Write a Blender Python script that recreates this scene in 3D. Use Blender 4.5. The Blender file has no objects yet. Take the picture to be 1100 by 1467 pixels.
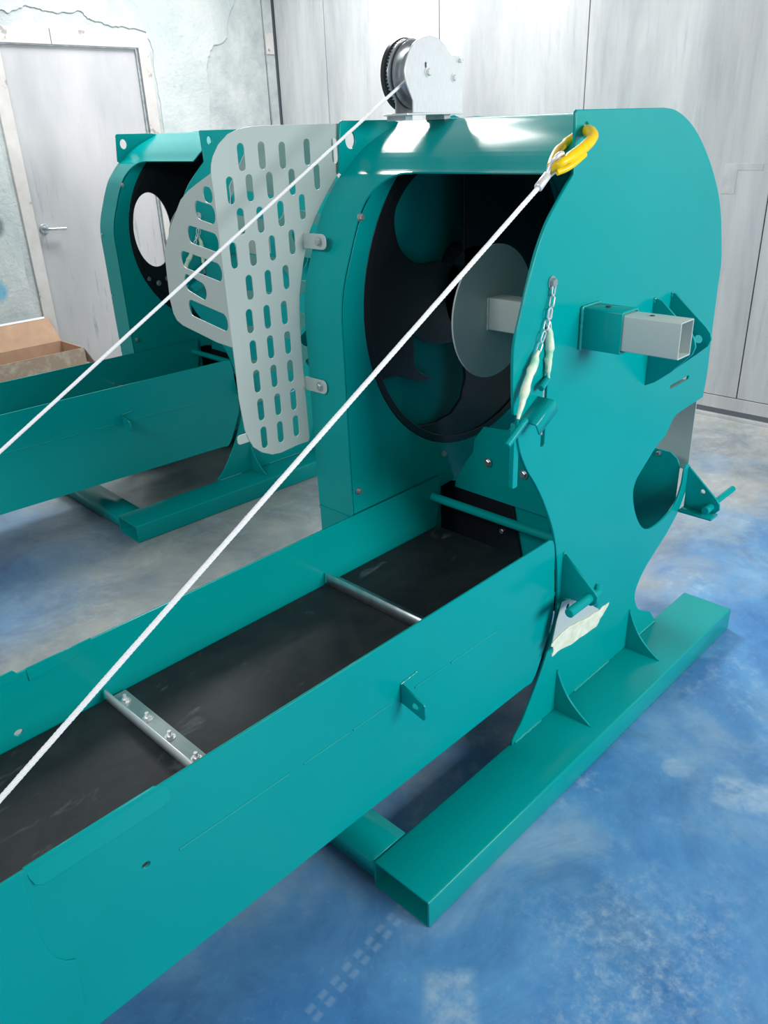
import bpy, bmesh, math, random
from mathutils import Vector, Matrix

# ---------------------------------------------------------------- camera, light, exposure
S = bpy.context.scene
C = S.collection
cd = bpy.data.cameras.new('camera'); cam = bpy.data.objects.new('camera', cd); C.objects.link(cam)
S.camera = cam
W_PX, H_PX, F_PX = 1100.0, 1467.0, 1155.66
cd.sensor_fit = 'VERTICAL'; cd.sensor_height = 36.0; cd.sensor_width = 36.0 * W_PX / H_PX
cd.lens = 36.0 * F_PX / H_PX; cd.clip_start = 0.02
YAW, PITCH, ROLL = 0.783364, 0.442907, 0.038852
_f = Vector((math.cos(YAW)*math.cos(PITCH), math.sin(YAW)*math.cos(PITCH), -math.sin(PITCH)))
_r = Vector((math.sin(YAW), -math.cos(YAW), 0.0)); _d = _f.cross(_r)
_r2 = _r*math.cos(ROLL) + _d*math.sin(ROLL); _d2 = _d*math.cos(ROLL) - _r*math.sin(ROLL)
cam.matrix_world = Matrix(((_r2.x, -_d2.x, -_f.x, 0.0), (_r2.y, -_d2.y, -_f.y, 0.0), (_r2.z, -_d2.z, -_f.z, 1.57), (0, 0, 0, 1)))

w = bpy.data.worlds.new('world'); S.world = w; w.use_nodes = True
bg = w.node_tree.nodes['Background']; bg.inputs[0].default_value = (0.97, 0.985, 1.0, 1); bg.inputs[1].default_value = 0.26

def area(name, loc, aim, size, power, col=(1, 1, 1), size_y=None):
    l = bpy.data.lights.new(name, 'AREA'); l.energy = power; l.color = col
    l.shape = 'RECTANGLE'; l.size = size; l.size_y = size_y or size
    o = bpy.data.objects.new(name, l); C.objects.link(o); o.location = loc
    o.rotation_euler = (Vector(aim)-Vector(loc)).to_track_quat('-Z', 'Y').to_euler()
    return o
area('lamp_by_wall', (3.50, 4.0, 3.6), (2.3, 2.4, 0.0), 1.25, 158, (1.0, 0.995, 0.98))
area('fill_side', (1.9, -2.5, 2.0), (1.8, 1.0, 0.95), 2.0, 132, (0.98, 1.0, 1.0), 0.9)  # unseen fill from the camera's right, brightens the side plate and guard
area('fill_front', (-1.8, 1.5, 2.9), (1.6, 1.9, 0.9), 1.8, 48, (0.97, 0.99, 1.0), 0.5)  # added fill behind the camera, brightens the mouth, band and guards
area('fill_left_wall', (2.0, 4.5, 3.9), (2.9, 6.5, 1.4), 1.6, 36, (1.0, 1.0, 1.0), 0.4)  # added out-of-view fill that keeps the plaster wall and door bright
S.view_settings.view_transform = 'Standard'; S.view_settings.look = 'None'
S.view_settings.gamma = 1.0; S.view_settings.use_curve_mapping = False
S.view_settings.exposure = 0.0

# ---------------------------------------------------------------- materials
def sl(r, g, b):
    return tuple(((c/255.0)/12.92 if c/255.0 <= 0.04045 else ((c/255.0+0.055)/1.055)**2.4) for c in (r, g, b)) + (1.0,)

class N:
    def __init__(self, name):
        self.m = bpy.data.materials.new(name); self.m.use_nodes = True
        self.t = self.m.node_tree; self.b = self.t.nodes['Principled BSDF']
        tc = self.t.nodes.new('ShaderNodeTexCoord'); self.co = tc.outputs['Object']
        g = self.t.nodes.new('ShaderNodeNewGeometry'); self.pos = g.outputs['Position']
    def n(self, typ, **kw):
        x = self.t.nodes.new(typ)
        for k, v in kw.items(): setattr(x, k, v)
        return x
    def l(self, a, b): self.t.links.new(a, b)
    def noise(self, scale, detail=4, rough=0.5, vec=None, stretch=None, dist=0.0):
        v = vec or self.pos
        if stretch:
            mp = self.n('ShaderNodeMapping'); mp.inputs['Scale'].default_value = stretch
            self.l(v, mp.inputs[0]); v = mp.outputs[0]
        x = self.n('ShaderNodeTexNoise'); x.inputs['Scale'].default_value = scale
        x.inputs['Detail'].default_value = detail; x.inputs['Roughness'].default_value = rough
        x.inputs['Distortion'].default_value = dist
        self.l(v, x.inputs['Vector']); return x.outputs['Fac']
    def ramp(self, fac, stops):
        r = self.n('ShaderNodeValToRGB'); e = r.color_ramp.elements
        while len(e) < len(stops): e.new(0.5)
        for i, (p, c) in enumerate(stops):
            e[i].position = p; e[i].color = c if len(c) == 4 else tuple(c)+(1,)
        self.l(fac, r.inputs[0]); return r.outputs[0]
    def mix(self, fac, a, b, mode='MIX'):
        x = self.n('ShaderNodeMix', data_type='RGBA', blend_type=mode)
        for s, v in ((0, fac), (6, a), (7, b)):
            if isinstance(v, (int, float)): x.inputs[s].default_value = v
            elif isinstance(v, tuple): x.inputs[s].default_value = v
            else: self.l(v, x.inputs[s])
        return x.outputs[2]
    def math(self, op, a, b=0.0):
        x = self.n('ShaderNodeMath', operation=op)
        for s, v in ((0, a), (1, b)):
            if isinstance(v, (int, float)): x.inputs[s].default_value = v
            else: self.l(v, x.inputs[s])
        return x.outputs[0]
    def mr(self, v, a, b, c=0.0, d=1.0):
        x = self.n('ShaderNodeMapRange'); x.inputs[1].default_value = a; x.inputs[2].default_value = b
        x.inputs[3].default_value = c; x.inputs[4].default_value = d; self.l(v, x.inputs[0]); return x.outputs[0]
    def bump(self, h, strength=0.2, dist=0.01):
        x = self.n('ShaderNodeBump'); x.inputs['Strength'].default_value = strength; x.inputs['Distance'].default_value = dist
        self.l(h, x.inputs['Height']); self.l(x.outputs[0], self.b.inputs['Normal'])
    def set(self, color=None, rough=None, metal=None, coat=None, spec=None):
        for k, v in (('Base Color', color), ('Roughness', rough), ('Metallic', metal), ('Coat Weight', coat), ('Specular IOR Level', spec)):
            if v is None: continue
            if isinstance(v, (int, float, tuple)): self.b.inputs[k].default_value = v
            else: self.l(v, self.b.inputs[k])
        return self.m

def paint(name, col, rough=0.28, var=0.05, coat=0.0, bumps=0.04):
    m = N(name); nz = m.noise(3.0, 3)
    dark = tuple(c*(1-var) for c in col[:3])+(1,); lite = tuple(min(1, c*(1+var)) for c in col[:3])+(1,)
    m.set(m.ramp(nz, [(0.3, dark), (0.7, lite)]), m.mr(m.noise(6, 3), 0.3, 0.7, rough*0.85, rough*1.15), 0.0, coat)
    if bumps: m.bump(m.noise(220, 2), bumps, 0.002)
    return m.m
M = {}
M['teal'] = paint('teal_enamel', (0.000, 0.325, 0.320), 0.20, 0.03, 0.0, 0.03)
M['teal'].node_tree.nodes['Principled BSDF'].inputs['Specular IOR Level'].default_value = 0.20
M['weld'] = paint('glossy_weld_enamel', (0.01, 0.36, 0.35), 0.10, 0.03, 0.6, 0.0)
M['matte'] = paint('matte_teal_inside', (0.0, 0.30, 0.295), 0.7, 0.03, 0.0, 0.0)
M['matte'].node_tree.nodes['Principled BSDF'].inputs['Specular IOR Level'].default_value = 0.05
M['black'] = None
k = N('black_enamel')
k.set(k.mix(k.ramp(k.noise(30, 6, 0.7), [(0.62, (0, 0, 0)), (0.72, (1, 1, 1))]), (0.010, 0.012, 0.018, 1), (0.02, 0.022, 0.028, 1)), 0.32, 0.0)
M['black'] = k.m
k = N('belt_rubber')
dust = k.ramp(k.noise(7, 7, 0.65, dist=0.6), [(0.42, (0, 0, 0)), (0.78, (1, 1, 1))])
spots = k.ramp(k.noise(16, 5, 0.6, stretch=(0.4, 1, 1), dist=0.5), [(0.62, (0, 0, 0)), (0.76, (1, 1, 1))])
k.set(k.mix(k.math('MULTIPLY', spots, 0.6), k.mix(dust, (0.007, 0.011, 0.015, 1), (0.026, 0.032, 0.034, 1)), (0.16, 0.18, 0.19, 1)), 0.62, 0.0)
k.bump(k.noise(60, 5), 0.1, 0.003); M['belt'] = k.m
M['grey'] = paint('light_grey_enamel', (0.46, 0.54, 0.515), 0.33, 0.03)
k = N('zinc_steel')
k.set(k.ramp(k.noise(30, 4, stretch=(1, 1, 1)), [(0.3, (0.42, 0.46, 0.48)), (0.7, (0.62, 0.66, 0.68))]), 0.33, 0.85); M['steel'] = k.m
k = N('brushed_steel')
k.set(k.ramp(k.noise(40, 3, stretch=(8, 1, 1)), [(0.3, (0.78, 0.80, 0.81)), (0.7, (0.88, 0.89, 0.90))]), 0.32, 0.4); M['bright'] = k.m
M['darksteel'] = paint('dark_gear_steel', (0.03, 0.035, 0.04), 0.4)
k = N('cable_steel'); k.set((0.90, 0.91, 0.92, 1), 0.4, 0.0); M['cable'] = k.m
M['yellow'] = paint('yellow_enamel', (0.93, 0.62, 0.0), 0.3)
k = N('masking_tape')
k.set(k.ramp(k.noise(45, 3), [(0.35, (0.36, 0.75, 0.52)), (0.55, (0.78, 0.84, 0.66))]), 0.6); k.bump(k.noise(90, 3), 0.5, 0.004); M['tape'] = k.m
k = N('cream_tape')
k.set(k.ramp(k.noise(35, 3), [(0.3, (0.66, 0.72, 0.52)), (0.6, (0.80, 0.84, 0.68))]), 0.65); k.bump(k.noise(60, 4), 0.6, 0.006); M['cream'] = k.m
k = N('cardboard')
k.set(k.ramp(k.noise(9, 5, 0.6), [(0.3, (0.44, 0.27, 0.18)), (0.7, (0.55, 0.36, 0.24))]), 0.85); M['card'] = k.m
k = N('worn_cardboard')
k.set(k.mix(k.ramp(k.noise(14, 6, 0.7), [(0.5, (0, 0, 0)), (0.7, (1, 1, 1))]), (0.36, 0.26, 0.20, 1), (0.50, 0.45, 0.36, 1)), 0.9); M['card2'] = k.m
M['white'] = paint('white_tape', (0.85, 0.87, 0.88), 0.6)
M['zinctop'] = paint('gate_white', (0.7, 0.72, 0.74), 0.4)

# floor: grey concrete with worn blue paint
k = N('painted_concrete_floor')
sep = k.n('ShaderNodeSeparateXYZ'); k.l(k.pos, sep.inputs[0]); X, Y = sep.outputs[0], sep.outputs[1]
n1 = k.noise(1.1, 5, 0.55); n2 = k.noise(5.0, 6, 0.6); n3 = k.noise(17, 8, 0.7)
# the blue coat covers the floor beyond the near machine's outer side and thins out towards the wall
a = k.math('ADD', k.math('MULTIPLY', k.math('SUBTRACT', 1.95, Y), 1.05), k.math('MULTIPLY', k.math('SUBTRACT', n1, 0.5), 2.2))
a = k.math('ADD', a, k.math('MULTIPLY', k.math('SUBTRACT', n2, 0.5), 0.9))
a = k.math('SUBTRACT', a, k.math('MULTIPLY', X, 0.17))
blue = k.mr(a, -0.10, 0.75)
# a second blue patch under the far machine
dx = k.math('SUBTRACT', X, 0.75); dy = k.math('SUBTRACT', Y, 3.25)
rr = k.math('ADD', k.math('POWER', dx, 2.0), k.math('MULTIPLY', k.math('POWER', dy, 2.0), 1.6))
patch = k.mr(k.math('ADD', rr, k.math('MULTIPLY', k.math('SUBTRACT', n1, 0.5), 1.5)), 0.9, 0.15)
blue = k.math('MAXIMUM', blue, k.math('MULTIPLY', patch, 0.8))
gcol = k.ramp(k.noise(3.2, 6, 0.6), [(0.30, (0.23, 0.28, 0.31)), (0.50, (0.32, 0.345, 0.35)), (0.72, (0.40, 0.41, 0.385))])
bcol = k.ramp(k.noise(1.9, 6, 0.6, dist=0.3), [(0.32, (0.050, 0.200, 0.48)), (0.50, (0.095, 0.280, 0.54)), (0.68, (0.26, 0.41, 0.57))])
col = k.mix(blue, gcol, bcol)
scuff = k.math('MULTIPLY', k.ramp(n3, [(0.50, (0, 0, 0)), (0.68, (1, 1, 1))]), k.ramp(k.noise(1.6, 3), [(0.48, (0, 0, 0)), (0.66, (1, 1, 1))]))
col = k.mix(k.math('MULTIPLY', scuff, 0.6), col, (0.42, 0.55, 0.68, 1))
speck = k.ramp(k.noise(55, 4, 0.6), [(0.60, (0, 0, 0)), (0.70, (1, 1, 1))])
col = k.mix(k.math('MULTIPLY', speck, 0.22), col, (0.30, 0.42, 0.52, 1))
cloud = k.ramp(k.noise(2.6, 9, 0.72, dist=0.8), [(0.36, (0.72, 0.76, 0.80)), (0.5, (1, 1, 1)), (0.64, (1.25, 1.2, 1.12))])
col = k.mix(1.0, col, cloud, 'MULTIPLY')
# marks on the floor: (centre x, y, half length, half width, angle, strength)
def mark(cx, cy, hl, hw, ang, soft=0.012):
    ca, sa = math.cos(ang), math.sin(ang)
    ux = k.math('ADD', k.math('MULTIPLY', k.math('SUBTRACT', X, cx), ca), k.math('MULTIPLY', k.math('SUBTRACT', Y, cy), sa))
    vy = k.math('SUBTRACT', k.math('MULTIPLY', k.math('SUBTRACT', Y, cy), ca), k.math('MULTIPLY', k.math('SUBTRACT', X, cx), sa))
    mu = k.mr(k.math('ABSOLUTE', ux), hl+soft, hl-soft); mv = k.mr(k.math('ABSOLUTE', vy), hw+soft, hw-soft)
    return k.math('MULTIPLY', mu, mv), ux
rag = k.ramp(k.noise(22, 7, 0.72), [(0.36, (0.1, 0.1, 0.1)), (0.62, (1, 1, 1))])
m1, _ = mark(1.72, 0.440, 0.055, 0.085, 0.35); m2, _ = mark(0.775, 0.640, 0.095, 0.050, 0.75)
for y0, off in ((0.868, 0.0), (0.846, 0.4)):
    md, uu = mark(0.735, y0, 0.16, 0.0065, 0.10, 0.003)
    dash = k.mr(k.math('SINE', k.math('MULTIPLY', uu, 170.0)), -0.5, 0.1); md = k.math('MULTIPLY', md, dash)
    col = k.mix(k.math('MULTIPLY', md, 0.26), col, (0.40, 0.55, 0.72, 1))
ds = k.math('SQRT', k.math('ADD', k.math('POWER', k.math('SUBTRACT', X, 1.12), 2.0), k.math('POWER', k.math('MULTIPLY', k.math('SUBTRACT', Y, 0.42), 1.3), 2.0)))
m3 = k.math('MULTIPLY', k.mr(k.math('ADD', ds, k.math('MULTIPLY', k.math('SUBTRACT', n2, 0.5), 0.5)), 0.34, 0.12), k.ramp(k.noise(34, 8, 0.75), [(0.42, (0, 0, 0)), (0.62, (1, 1, 1))]))
for mm in (m1, m2, m3):
    col = k.mix(k.math('MULTIPLY', k.math('MULTIPLY', mm, rag), 0.62), col, (0.42, 0.55, 0.66, 1))
cx_ = k.math('SQRT', k.math('ADD', k.math('POWER', k.math('SUBTRACT', X, 1.695), 2.0), k.math('POWER', k.math('SUBTRACT', Y, 0.627), 2.0)))
ringm = k.math('MULTIPLY', k.mr(cx_, 0.040, 0.030), rag)
col = k.mix(k.math('MULTIPLY', ringm, 0.55), col, (0.40, 0.52, 0.62, 1))
k.set(col, k.mr(n2, 0.3, 0.7, 0.30, 0.55), 0.0)
k.bump(n3, 0.12, 0.004); M['floor'] = k.m
M['floorpaint'] = None
k = N('worn_floor_print')
k.set(k.mix(k.ramp(k.noise(60, 5, 0.7), [(0.35, (0, 0, 0)), (0.6, (1, 1, 1))]), (0.16, 0.33, 0.60, 1), (0.45, 0.58, 0.72, 1)), 0.6); M['print'] = k.m
k = N('old_tape'); k.set(k.ramp(k.noise(12, 4), [(0.3, (0.42, 0.43, 0.44)), (0.7, (0.58, 0.59, 0.60))]), 0.4); M['oldtape'] = k.m

# zinc wall sheets
k = N('wall_sheet')
st = k.noise(2.4, 7, 0.65, stretch=(1, 1.4, 0.25), dist=0.3); fine = k.noise(30, 6, 0.75, stretch=(1, 1, 0.10)); sm = k.noise(5, 5, 0.6, stretch=(1, 1, 0.5))
c1 = k.ramp(st, [(0.30, (0.44, 0.45, 0.47)), (0.50, (0.58, 0.59, 0.60)), (0.70, (0.70, 0.705, 0.71))])
c2 = k.mix(k.math('MULTIPLY', k.ramp(fine, [(0.54, (0, 0, 0)), (0.70, (1, 1, 1))]), 0.40), c1, (0.36, 0.39, 0.46, 1))
c2 = k.mix(k.math('MULTIPLY', k.ramp(sm, [(0.56, (0, 0, 0)), (0.72, (1, 1, 1))]), 0.35), c2, (0.66, 0.64, 0.60, 1))
k.set(c2, k.mr(st, 0.3, 0.7, 0.28, 0.45), 0.25); k.bump(k.noise(1.2, 2), 0.25, 0.02); M['sheet'] = k.m
k = N('door_sheet')
st = k.noise(2.2, 6, 0.6, stretch=(1, 1, 0.3)); fine = k.noise(15, 8, 0.75, stretch=(2.4, 1, 0.12)); f2 = k.noise(5, 3, 0.5)
c1 = k.ramp(st, [(0.30, (0.42, 0.43, 0.45)), (0.55, (0.56, 0.56, 0.58)), (0.75, (0.63, 0.63, 0.64))])
sp = k.n('ShaderNodeSeparateXYZ'); k.l(k.pos, sp.inputs[0])
low = k.mr(sp.outputs[2], 1.9, 0.5, 0.0, 1.0)
bl = k.math('MULTIPLY', k.ramp(fine, [(0.575, (0, 0, 0)), (0.61, (1, 1, 1))]), k.ramp(f2, [(0.44, (0, 0, 0)), (0.56, (1, 1, 1))]))
c2 = k.mix(k.math('MULTIPLY', k.math('MULTIPLY', bl, low), 0.75), c1, (0.14, 0.22, 0.33, 1))
c2 = k.mix(k.math('MULTIPLY', low, 0.35), c2, (0.45, 0.42, 0.39, 1))
k.set(c2, 0.4, 0.1); M['door'] = k.m
k = N('door_frame_paint')
st = k.noise(6, 5, 0.65)
c1 = k.ramp(st, [(0.36, (0.33, 0.32, 0.31)), (0.39, (0.56, 0.53, 0.51)), (0.7, (0.66, 0.64, 0.63))])
k.set(c1, 0.5, 0.0); k.bump(st, 0.15, 0.01); M['frame'] = k.m
k = N('patchy_plaster')
b1 = k.noise(1.7, 8, 0.65, dist=0.5); b2 = k.noise(38, 5, 0.7)
c1 = k.ramp(b1, [(0.30, (0.34, 0.41, 0.43)), (0.46, (0.48, 0.535, 0.535)), (0.60, (0.57, 0.61, 0.60)), (0.75, (0.63, 0.65, 0.64))])
sc = k.math('MULTIPLY', k.ramp(b2, [(0.58, (0, 0, 0)), (0.66, (1, 1, 1))]), k.ramp(k.noise(2.6, 4), [(0.45, (0, 0, 0)), (0.6, (1, 1, 1))]))
c1 = k.mix(k.math('MULTIPLY', sc, 0.35), c1, (0.25, 0.30, 0.32, 1))
sp = k.n('ShaderNodeSeparateXYZ'); k.l(k.pos, sp.inputs[0])
def blot(x, z, r, c, strength):
    global c1
    d = k.math('SQRT', k.math('ADD', k.math('POWER', k.math('SUBTRACT', sp.outputs[0], x), 2.0), k.math('POWER', k.math('MULTIPLY', k.math('SUBTRACT', sp.outputs[2], z), 0.7), 2.0)))
    d = k.math('ADD', d, k.math('MULTIPLY', k.math('SUBTRACT', b1, 0.5), 0.10))
    c1 = k.mix(k.math('MULTIPLY', k.mr(d, r, r*0.5), strength), c1, c)
blot(2.145, 1.10, 0.055, (0.10, 0.13, 0.15, 1), 0.8); blot(2.085, 0.71, 0.065, (0.10, 0.42, 0.62, 1), 0.8)
k.set(c1, 0.8); k.bump(k.math('ADD', b2, k.math('MULTIPLY', b1, 3.0)), 0.4, 0.012); M['plaster'] = k.m
k = N('bare_plaster')
c1 = k.ramp(k.noise(5, 7, 0.65), [(0.32, (0.38, 0.42, 0.43)), (0.52, (0.50, 0.54, 0.54)), (0.72, (0.62, 0.65, 0.64))])
k.set(c1, 0.85); k.bump(k.noise(30, 7, 0.75), 0.6, 0.012); M['bare'] = k.m
M['channel'] = paint('dark_channel', (0.10, 0.12, 0.14), 0.5)

# ---------------------------------------------------------------- outlines in metres
NP_LEFT = [(1.5332,1.5831),(1.5357,1.5314),(1.5375,1.4748),(1.5118,1.4516),(1.4841,1.4248),(1.4501,1.3896),(1.4176,1.3385),(1.3908,1.2743),(1.3685,1.2111),(1.3521,1.1615),(1.351,1.0959),(1.3583,1.0112),(1.3713,1.0054),(1.3739,0.9635)]
NP_LEFT2 = [(1.3836,0.9316),(1.393,0.9074),(1.4188,0.8633),(1.4523,0.8208),(1.4864,0.7703),(1.5197,0.7113),(1.5473,0.6523),(1.5633,0.5959),(1.5735,0.5453),(1.58,0.4952),(1.5852,0.4122),(1.5728,0.3552),(1.5501,0.2982),(1.5296,0.2564),(1.5064,0.217),(1.4777,0.1737),(1.4438,0.1258),(1.4078,0.0946)]
NP_RIGHT = [(2.1881,0.1194),(2.0835,0.1755),(2.0481,0.2098),(2.0301,0.2542),(2.044,0.293),(2.0897,0.3356),(2.1998,0.3982),(2.2645,0.4493),(2.302,0.5061),(2.3279,0.5523),(2.3176,0.5887),(2.2907,0.6075),(2.2758,0.5927),(2.2721,0.5455),(2.2509,0.5012),(2.2066,0.4737),(2.1506,0.4605),(2.0872,0.461),(2.0372,0.4803),(1.9981,0.5179),(1.9653,0.5701),(1.9466,0.6244),(1.9554,0.6597),(1.9792,0.6794),(2.0375,0.7181),(2.0642,0.7333),(2.1129,0.7534),(2.1434,0.7871),(2.1727,0.7984),(2.2429,0.8028),(2.3346,0.8077),(2.342,0.8841),(2.3391,0.9458),(2.3362,0.9991),(2.3345,1.0721),(2.3331,1.1365),(2.3327,1.1996),(2.3034,1.2898),(2.2825,1.3372),(2.2485,1.3905),(2.2011,1.4423),(2.1592,1.4801),(2.0945,1.5283),(2.029,1.5629),(1.9587,1.5854),(1.9075,1.5919),(1.7794,1.592),(1.6502,1.59)]
BAND = [(1.3138,0.6356),(1.3185,0.7919),(1.3129,0.8747),(1.3069,0.9792),(1.3038,1.0802),(1.3078,1.1741),(1.3206,1.2417),(1.3453,1.3064),(1.3617,1.3462),(1.387,1.3961),(1.4155,1.4321),(1.4523,1.4697),(1.477,1.4841),(1.52,1.5179),(1.5758,1.5475),(1.6415,1.5733),(1.6797,1.5871)]
CUT1 = [(1.6198,1.4683),(1.5804,1.442),(1.5463,1.4092),(1.5299,1.3784),(1.5308,1.3391),(1.547,1.2974),(1.5826,1.2658),(1.6253,1.2499),(1.681,1.2481),(1.7386,1.2389),(1.7713,1.2218),(1.7989,1.1938)]
CUT2 = [(1.5904,1.0717),(1.5908,0.9876),(1.6159,0.962),(1.6594,0.9368),(1.6298,0.9339),(1.5925,0.9458),(1.5535,0.9626),(1.5155,0.9752),(1.4753,0.9768),(1.4401,0.9756),(1.4571,0.9309),(1.4895,0.879),(1.5419,0.8349),(1.6079,0.8097),(1.6757,0.8013),(1.748,0.8107),(1.7963,0.8454),(1.8152,0.9045),(1.8014,0.9697),(1.757,1.0191),(1.6902,1.0265),(1.6321,1.0457)]
GUARD = [(1.1016,1.4512),(1.0999,1.4929),(1.1034,1.5133),(1.1104,1.5299),(1.1281,1.5528),(1.1558,1.5721),(1.1847,1.5815),(1.218,1.5855),(1.2664,1.5872),(1.4882,1.5861),(1.4916,1.5437),(1.4899,1.4857),(1.4669,1.4675),(1.429,1.4268),(1.3909,1.3825),(1.3612,1.3375),(1.3398,1.2752),(1.328,1.2314),(1.3212,1.2044),(1.3173,1.167),(1.3142,1.1159),(1.3134,1.0365),(1.3148,0.9352),(1.3166,0.8269),(1.3121,0.8184),(1.2758,0.8193),(1.2164,0.8144),(1.1881,0.8182),(1.1563,0.8336),(1.1316,0.855),(1.119,0.8816),(1.1116,0.9064),(1.1045,0.9879),(1.1048,1.0813),(1.1033,1.1754)]
GSLOT = [(1.1852,1.5248),(1.243,1.5257),(1.3028,1.5231),(1.3787,1.5272),(1.4674,1.5274),(1.1464,1.4585),(1.2003,1.4602),(1.2589,1.4617),(1.3258,1.4647),(1.4049,1.4712),(1.1664,1.3918),(1.2218,1.3903),(1.2841,1.3979),(1.3519,1.4075),(1.1362,1.3206),(1.1906,1.3197),(1.2493,1.3243),(1.3111,1.331),(1.1711,1.2444),(1.228,1.248),(1.2834,1.2522),(1.1613,1.167),(1.2145,1.1679),(1.2685,1.169),(1.1627,1.0922),(1.2161,1.094),(1.271,1.0938),(1.1638,1.0191),(1.218,1.0198),(1.2719,1.0209),(1.1667,0.9455),(1.2214,0.9449),(1.2735,0.9455),(1.1677,0.8712),(1.2212,0.8709),(1.2744,0.8726)]
G2 = [(-0.0609,1.4957),(0.0171,1.4729),(0.0692,1.4568),(0.1209,1.4343),(0.1995,1.3734),(0.2672,1.3043),(0.2734,1.2499),(0.2774,1.1786),(0.2669,1.1453),(0.25,1.1296),(0.2139,1.1215),(0.1099,1.116),(0.0129,1.1108),(-0.0706,1.1129)]
G2S = [(-0.0449,1.4561),(-0.2867,1.4292),(0.0439,1.418),(-0.1431,1.3996),(0.1036,1.3597),(-0.1289,1.3433),(0.1639,1.2966),(-0.1126,1.2791),(0.1616,1.2427),(0.0417,1.2258),(-0.041,1.2222),(-0.1652,1.2214),(0.1571,1.1784),(-0.084,1.1659)]
G2bend = [(0.2672,1.3043),(0.2161,1.2994)]
BRA = [(1.94,1.162),(1.9517,0.9392)]
HOOK = [(1.4196,0.93,1.4891),(1.4132,0.905,1.5004),(1.4495,0.9,1.5132),(1.492,0.9,1.5285),(1.5296,0.91,1.5421),(1.5457,0.925,1.5507),(1.5742,0.955,1.5531),(1.5902,0.985,1.5418),(1.5573,0.985,1.5312),(1.5045,0.97,1.5214),(1.4578,0.95,1.5082),(1.4267,0.935,1.4949)]
HOOKLATCH = [(1.4131,0.915,1.4908),(1.4305,0.905,1.4947),(1.4501,0.9,1.5083)]
EYE = [(1.3957,0.93,1.4672),(1.4052,0.925,1.4863),(1.4114,0.915,1.5077),(1.4434,0.93,1.5136)]
FER = [(1.3779,0.93,1.4586),(1.4109,0.93,1.481)]
CHAIN1 = [(1.4767,0.945,1.265),(1.4641,0.94,1.2361),(1.4564,0.94,1.2086),(1.4438,0.94,1.1759),(1.4235,0.94,1.1415),(1.4047,0.938,1.1161),(1.3779,0.935,1.0777),(1.3533,0.93,1.0393),(1.3353,0.925,1.0145)]
CHAIN2 = [(1.4767,0.945,1.265),(1.4719,0.945,1.2343),(1.4671,0.945,1.2032),(1.4637,0.945,1.1833),(1.4718,0.945,1.1536),(1.4699,0.945,1.1161),(1.4646,0.943,1.0838),(1.4668,0.94,1.0683)]
BOLT = [(1.4763,0.945,1.2693)]
CAB2END = [(0.0711,1.0528,0.6057)]
CAB1END = [(0.3107,1.5332,0.9317)]
CAB1 = [(1.5636,1.44,1.6823)]
CAB2 = [(1.3801,0.93,1.4597)]
WIN = [(1.4422,1.6036)]
WP138 = [(1.531,1.6021),(1.7082,1.596),(1.7069,1.717),(1.6573,1.7289),(1.6233,1.7517),(1.5966,1.7557),(1.5704,1.7535),(1.5409,1.7425),(1.5194,1.7202),(1.5058,1.6901),(1.5174,1.6572),(1.5316,1.6242),(1.5764,1.6983),(1.5834,1.6859),(1.6812,1.6759)]
WP140 = [(1.5532,1.6026),(1.7329,1.5964),(1.7317,1.7192),(1.6813,1.7312),(1.6468,1.7544),(1.6198,1.7584),(1.5931,1.7561),(1.5632,1.745),(1.5414,1.7224),(1.5276,1.6918),(1.5393,1.6585),(1.5538,1.625),(1.5993,1.7002),(1.6064,1.6876),(1.7055,1.6774)]
WG = [(1.5377,1.688),(1.6157,1.7588),(1.6099,1.6067),(1.5557,1.6029)]
TRRIGHT = [(1.4734,0.952,0.6462),(1.5222,0.952,0.6361),(1.55,0.952,0.6033),(1.565,0.952,0.5469),(1.5716,0.952,0.4823),(1.5725,0.952,0.4076),(1.5574,0.952,0.3608),(1.533,0.952,0.3074),(1.5079,0.952,0.2583),(1.4871,0.952,0.2361)]
# ---------------------------------------------------------------- geometry helpers
def link(o, parent=None, base=None):
    C.objects.link(o)
    if parent is not None: o.parent = parent
    return o
ORG = {}                                    # world origin of the root that a part hangs from
def org(p):
    while p is not None and p.name not in ORG: p = p.parent
    return ORG[p.name] if p is not None else Vector((0, 0, 0))
def thing(name, label, cat, loc, group=None):
    o = bpy.data.objects.new(name, None); C.objects.link(o); o.location = loc; o.empty_display_size = 0.1
    ORG[o.name] = Vector(loc); o['label'] = label; o['category'] = cat
    if group: o['group'] = group
    return o
def obj(name, me, mat, parent=None, label=None, smooth=None, kind=None):
    """me holds world coordinates of the scene as first built; shift it to its root."""
    g = org(parent)
    if g.length > 0: me.transform(Matrix.Translation(-g))
    o = bpy.data.objects.new(name, me)
    me.name = name
    if mat is not None:
        me.materials.clear(); me.materials.append(mat)
    link(o, parent)
    if smooth is not None:
        for p in me.polygons: p.use_smooth = True
        me.set_sharp_from_angle(angle=math.radians(smooth))
    if label: o['label'] = label
    if kind: o['kind'] = kind
    return o
def tag(o, label, cat, group=None):
    o['label'] = label; o['category'] = cat
    if group: o['group'] = group
    return o
def bm_mesh(bm):
    bmesh.ops.recalc_face_normals(bm, faces=bm.faces)
    me = bpy.data.meshes.new('m'); bm.to_mesh(me); bm.free(); return me

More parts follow.
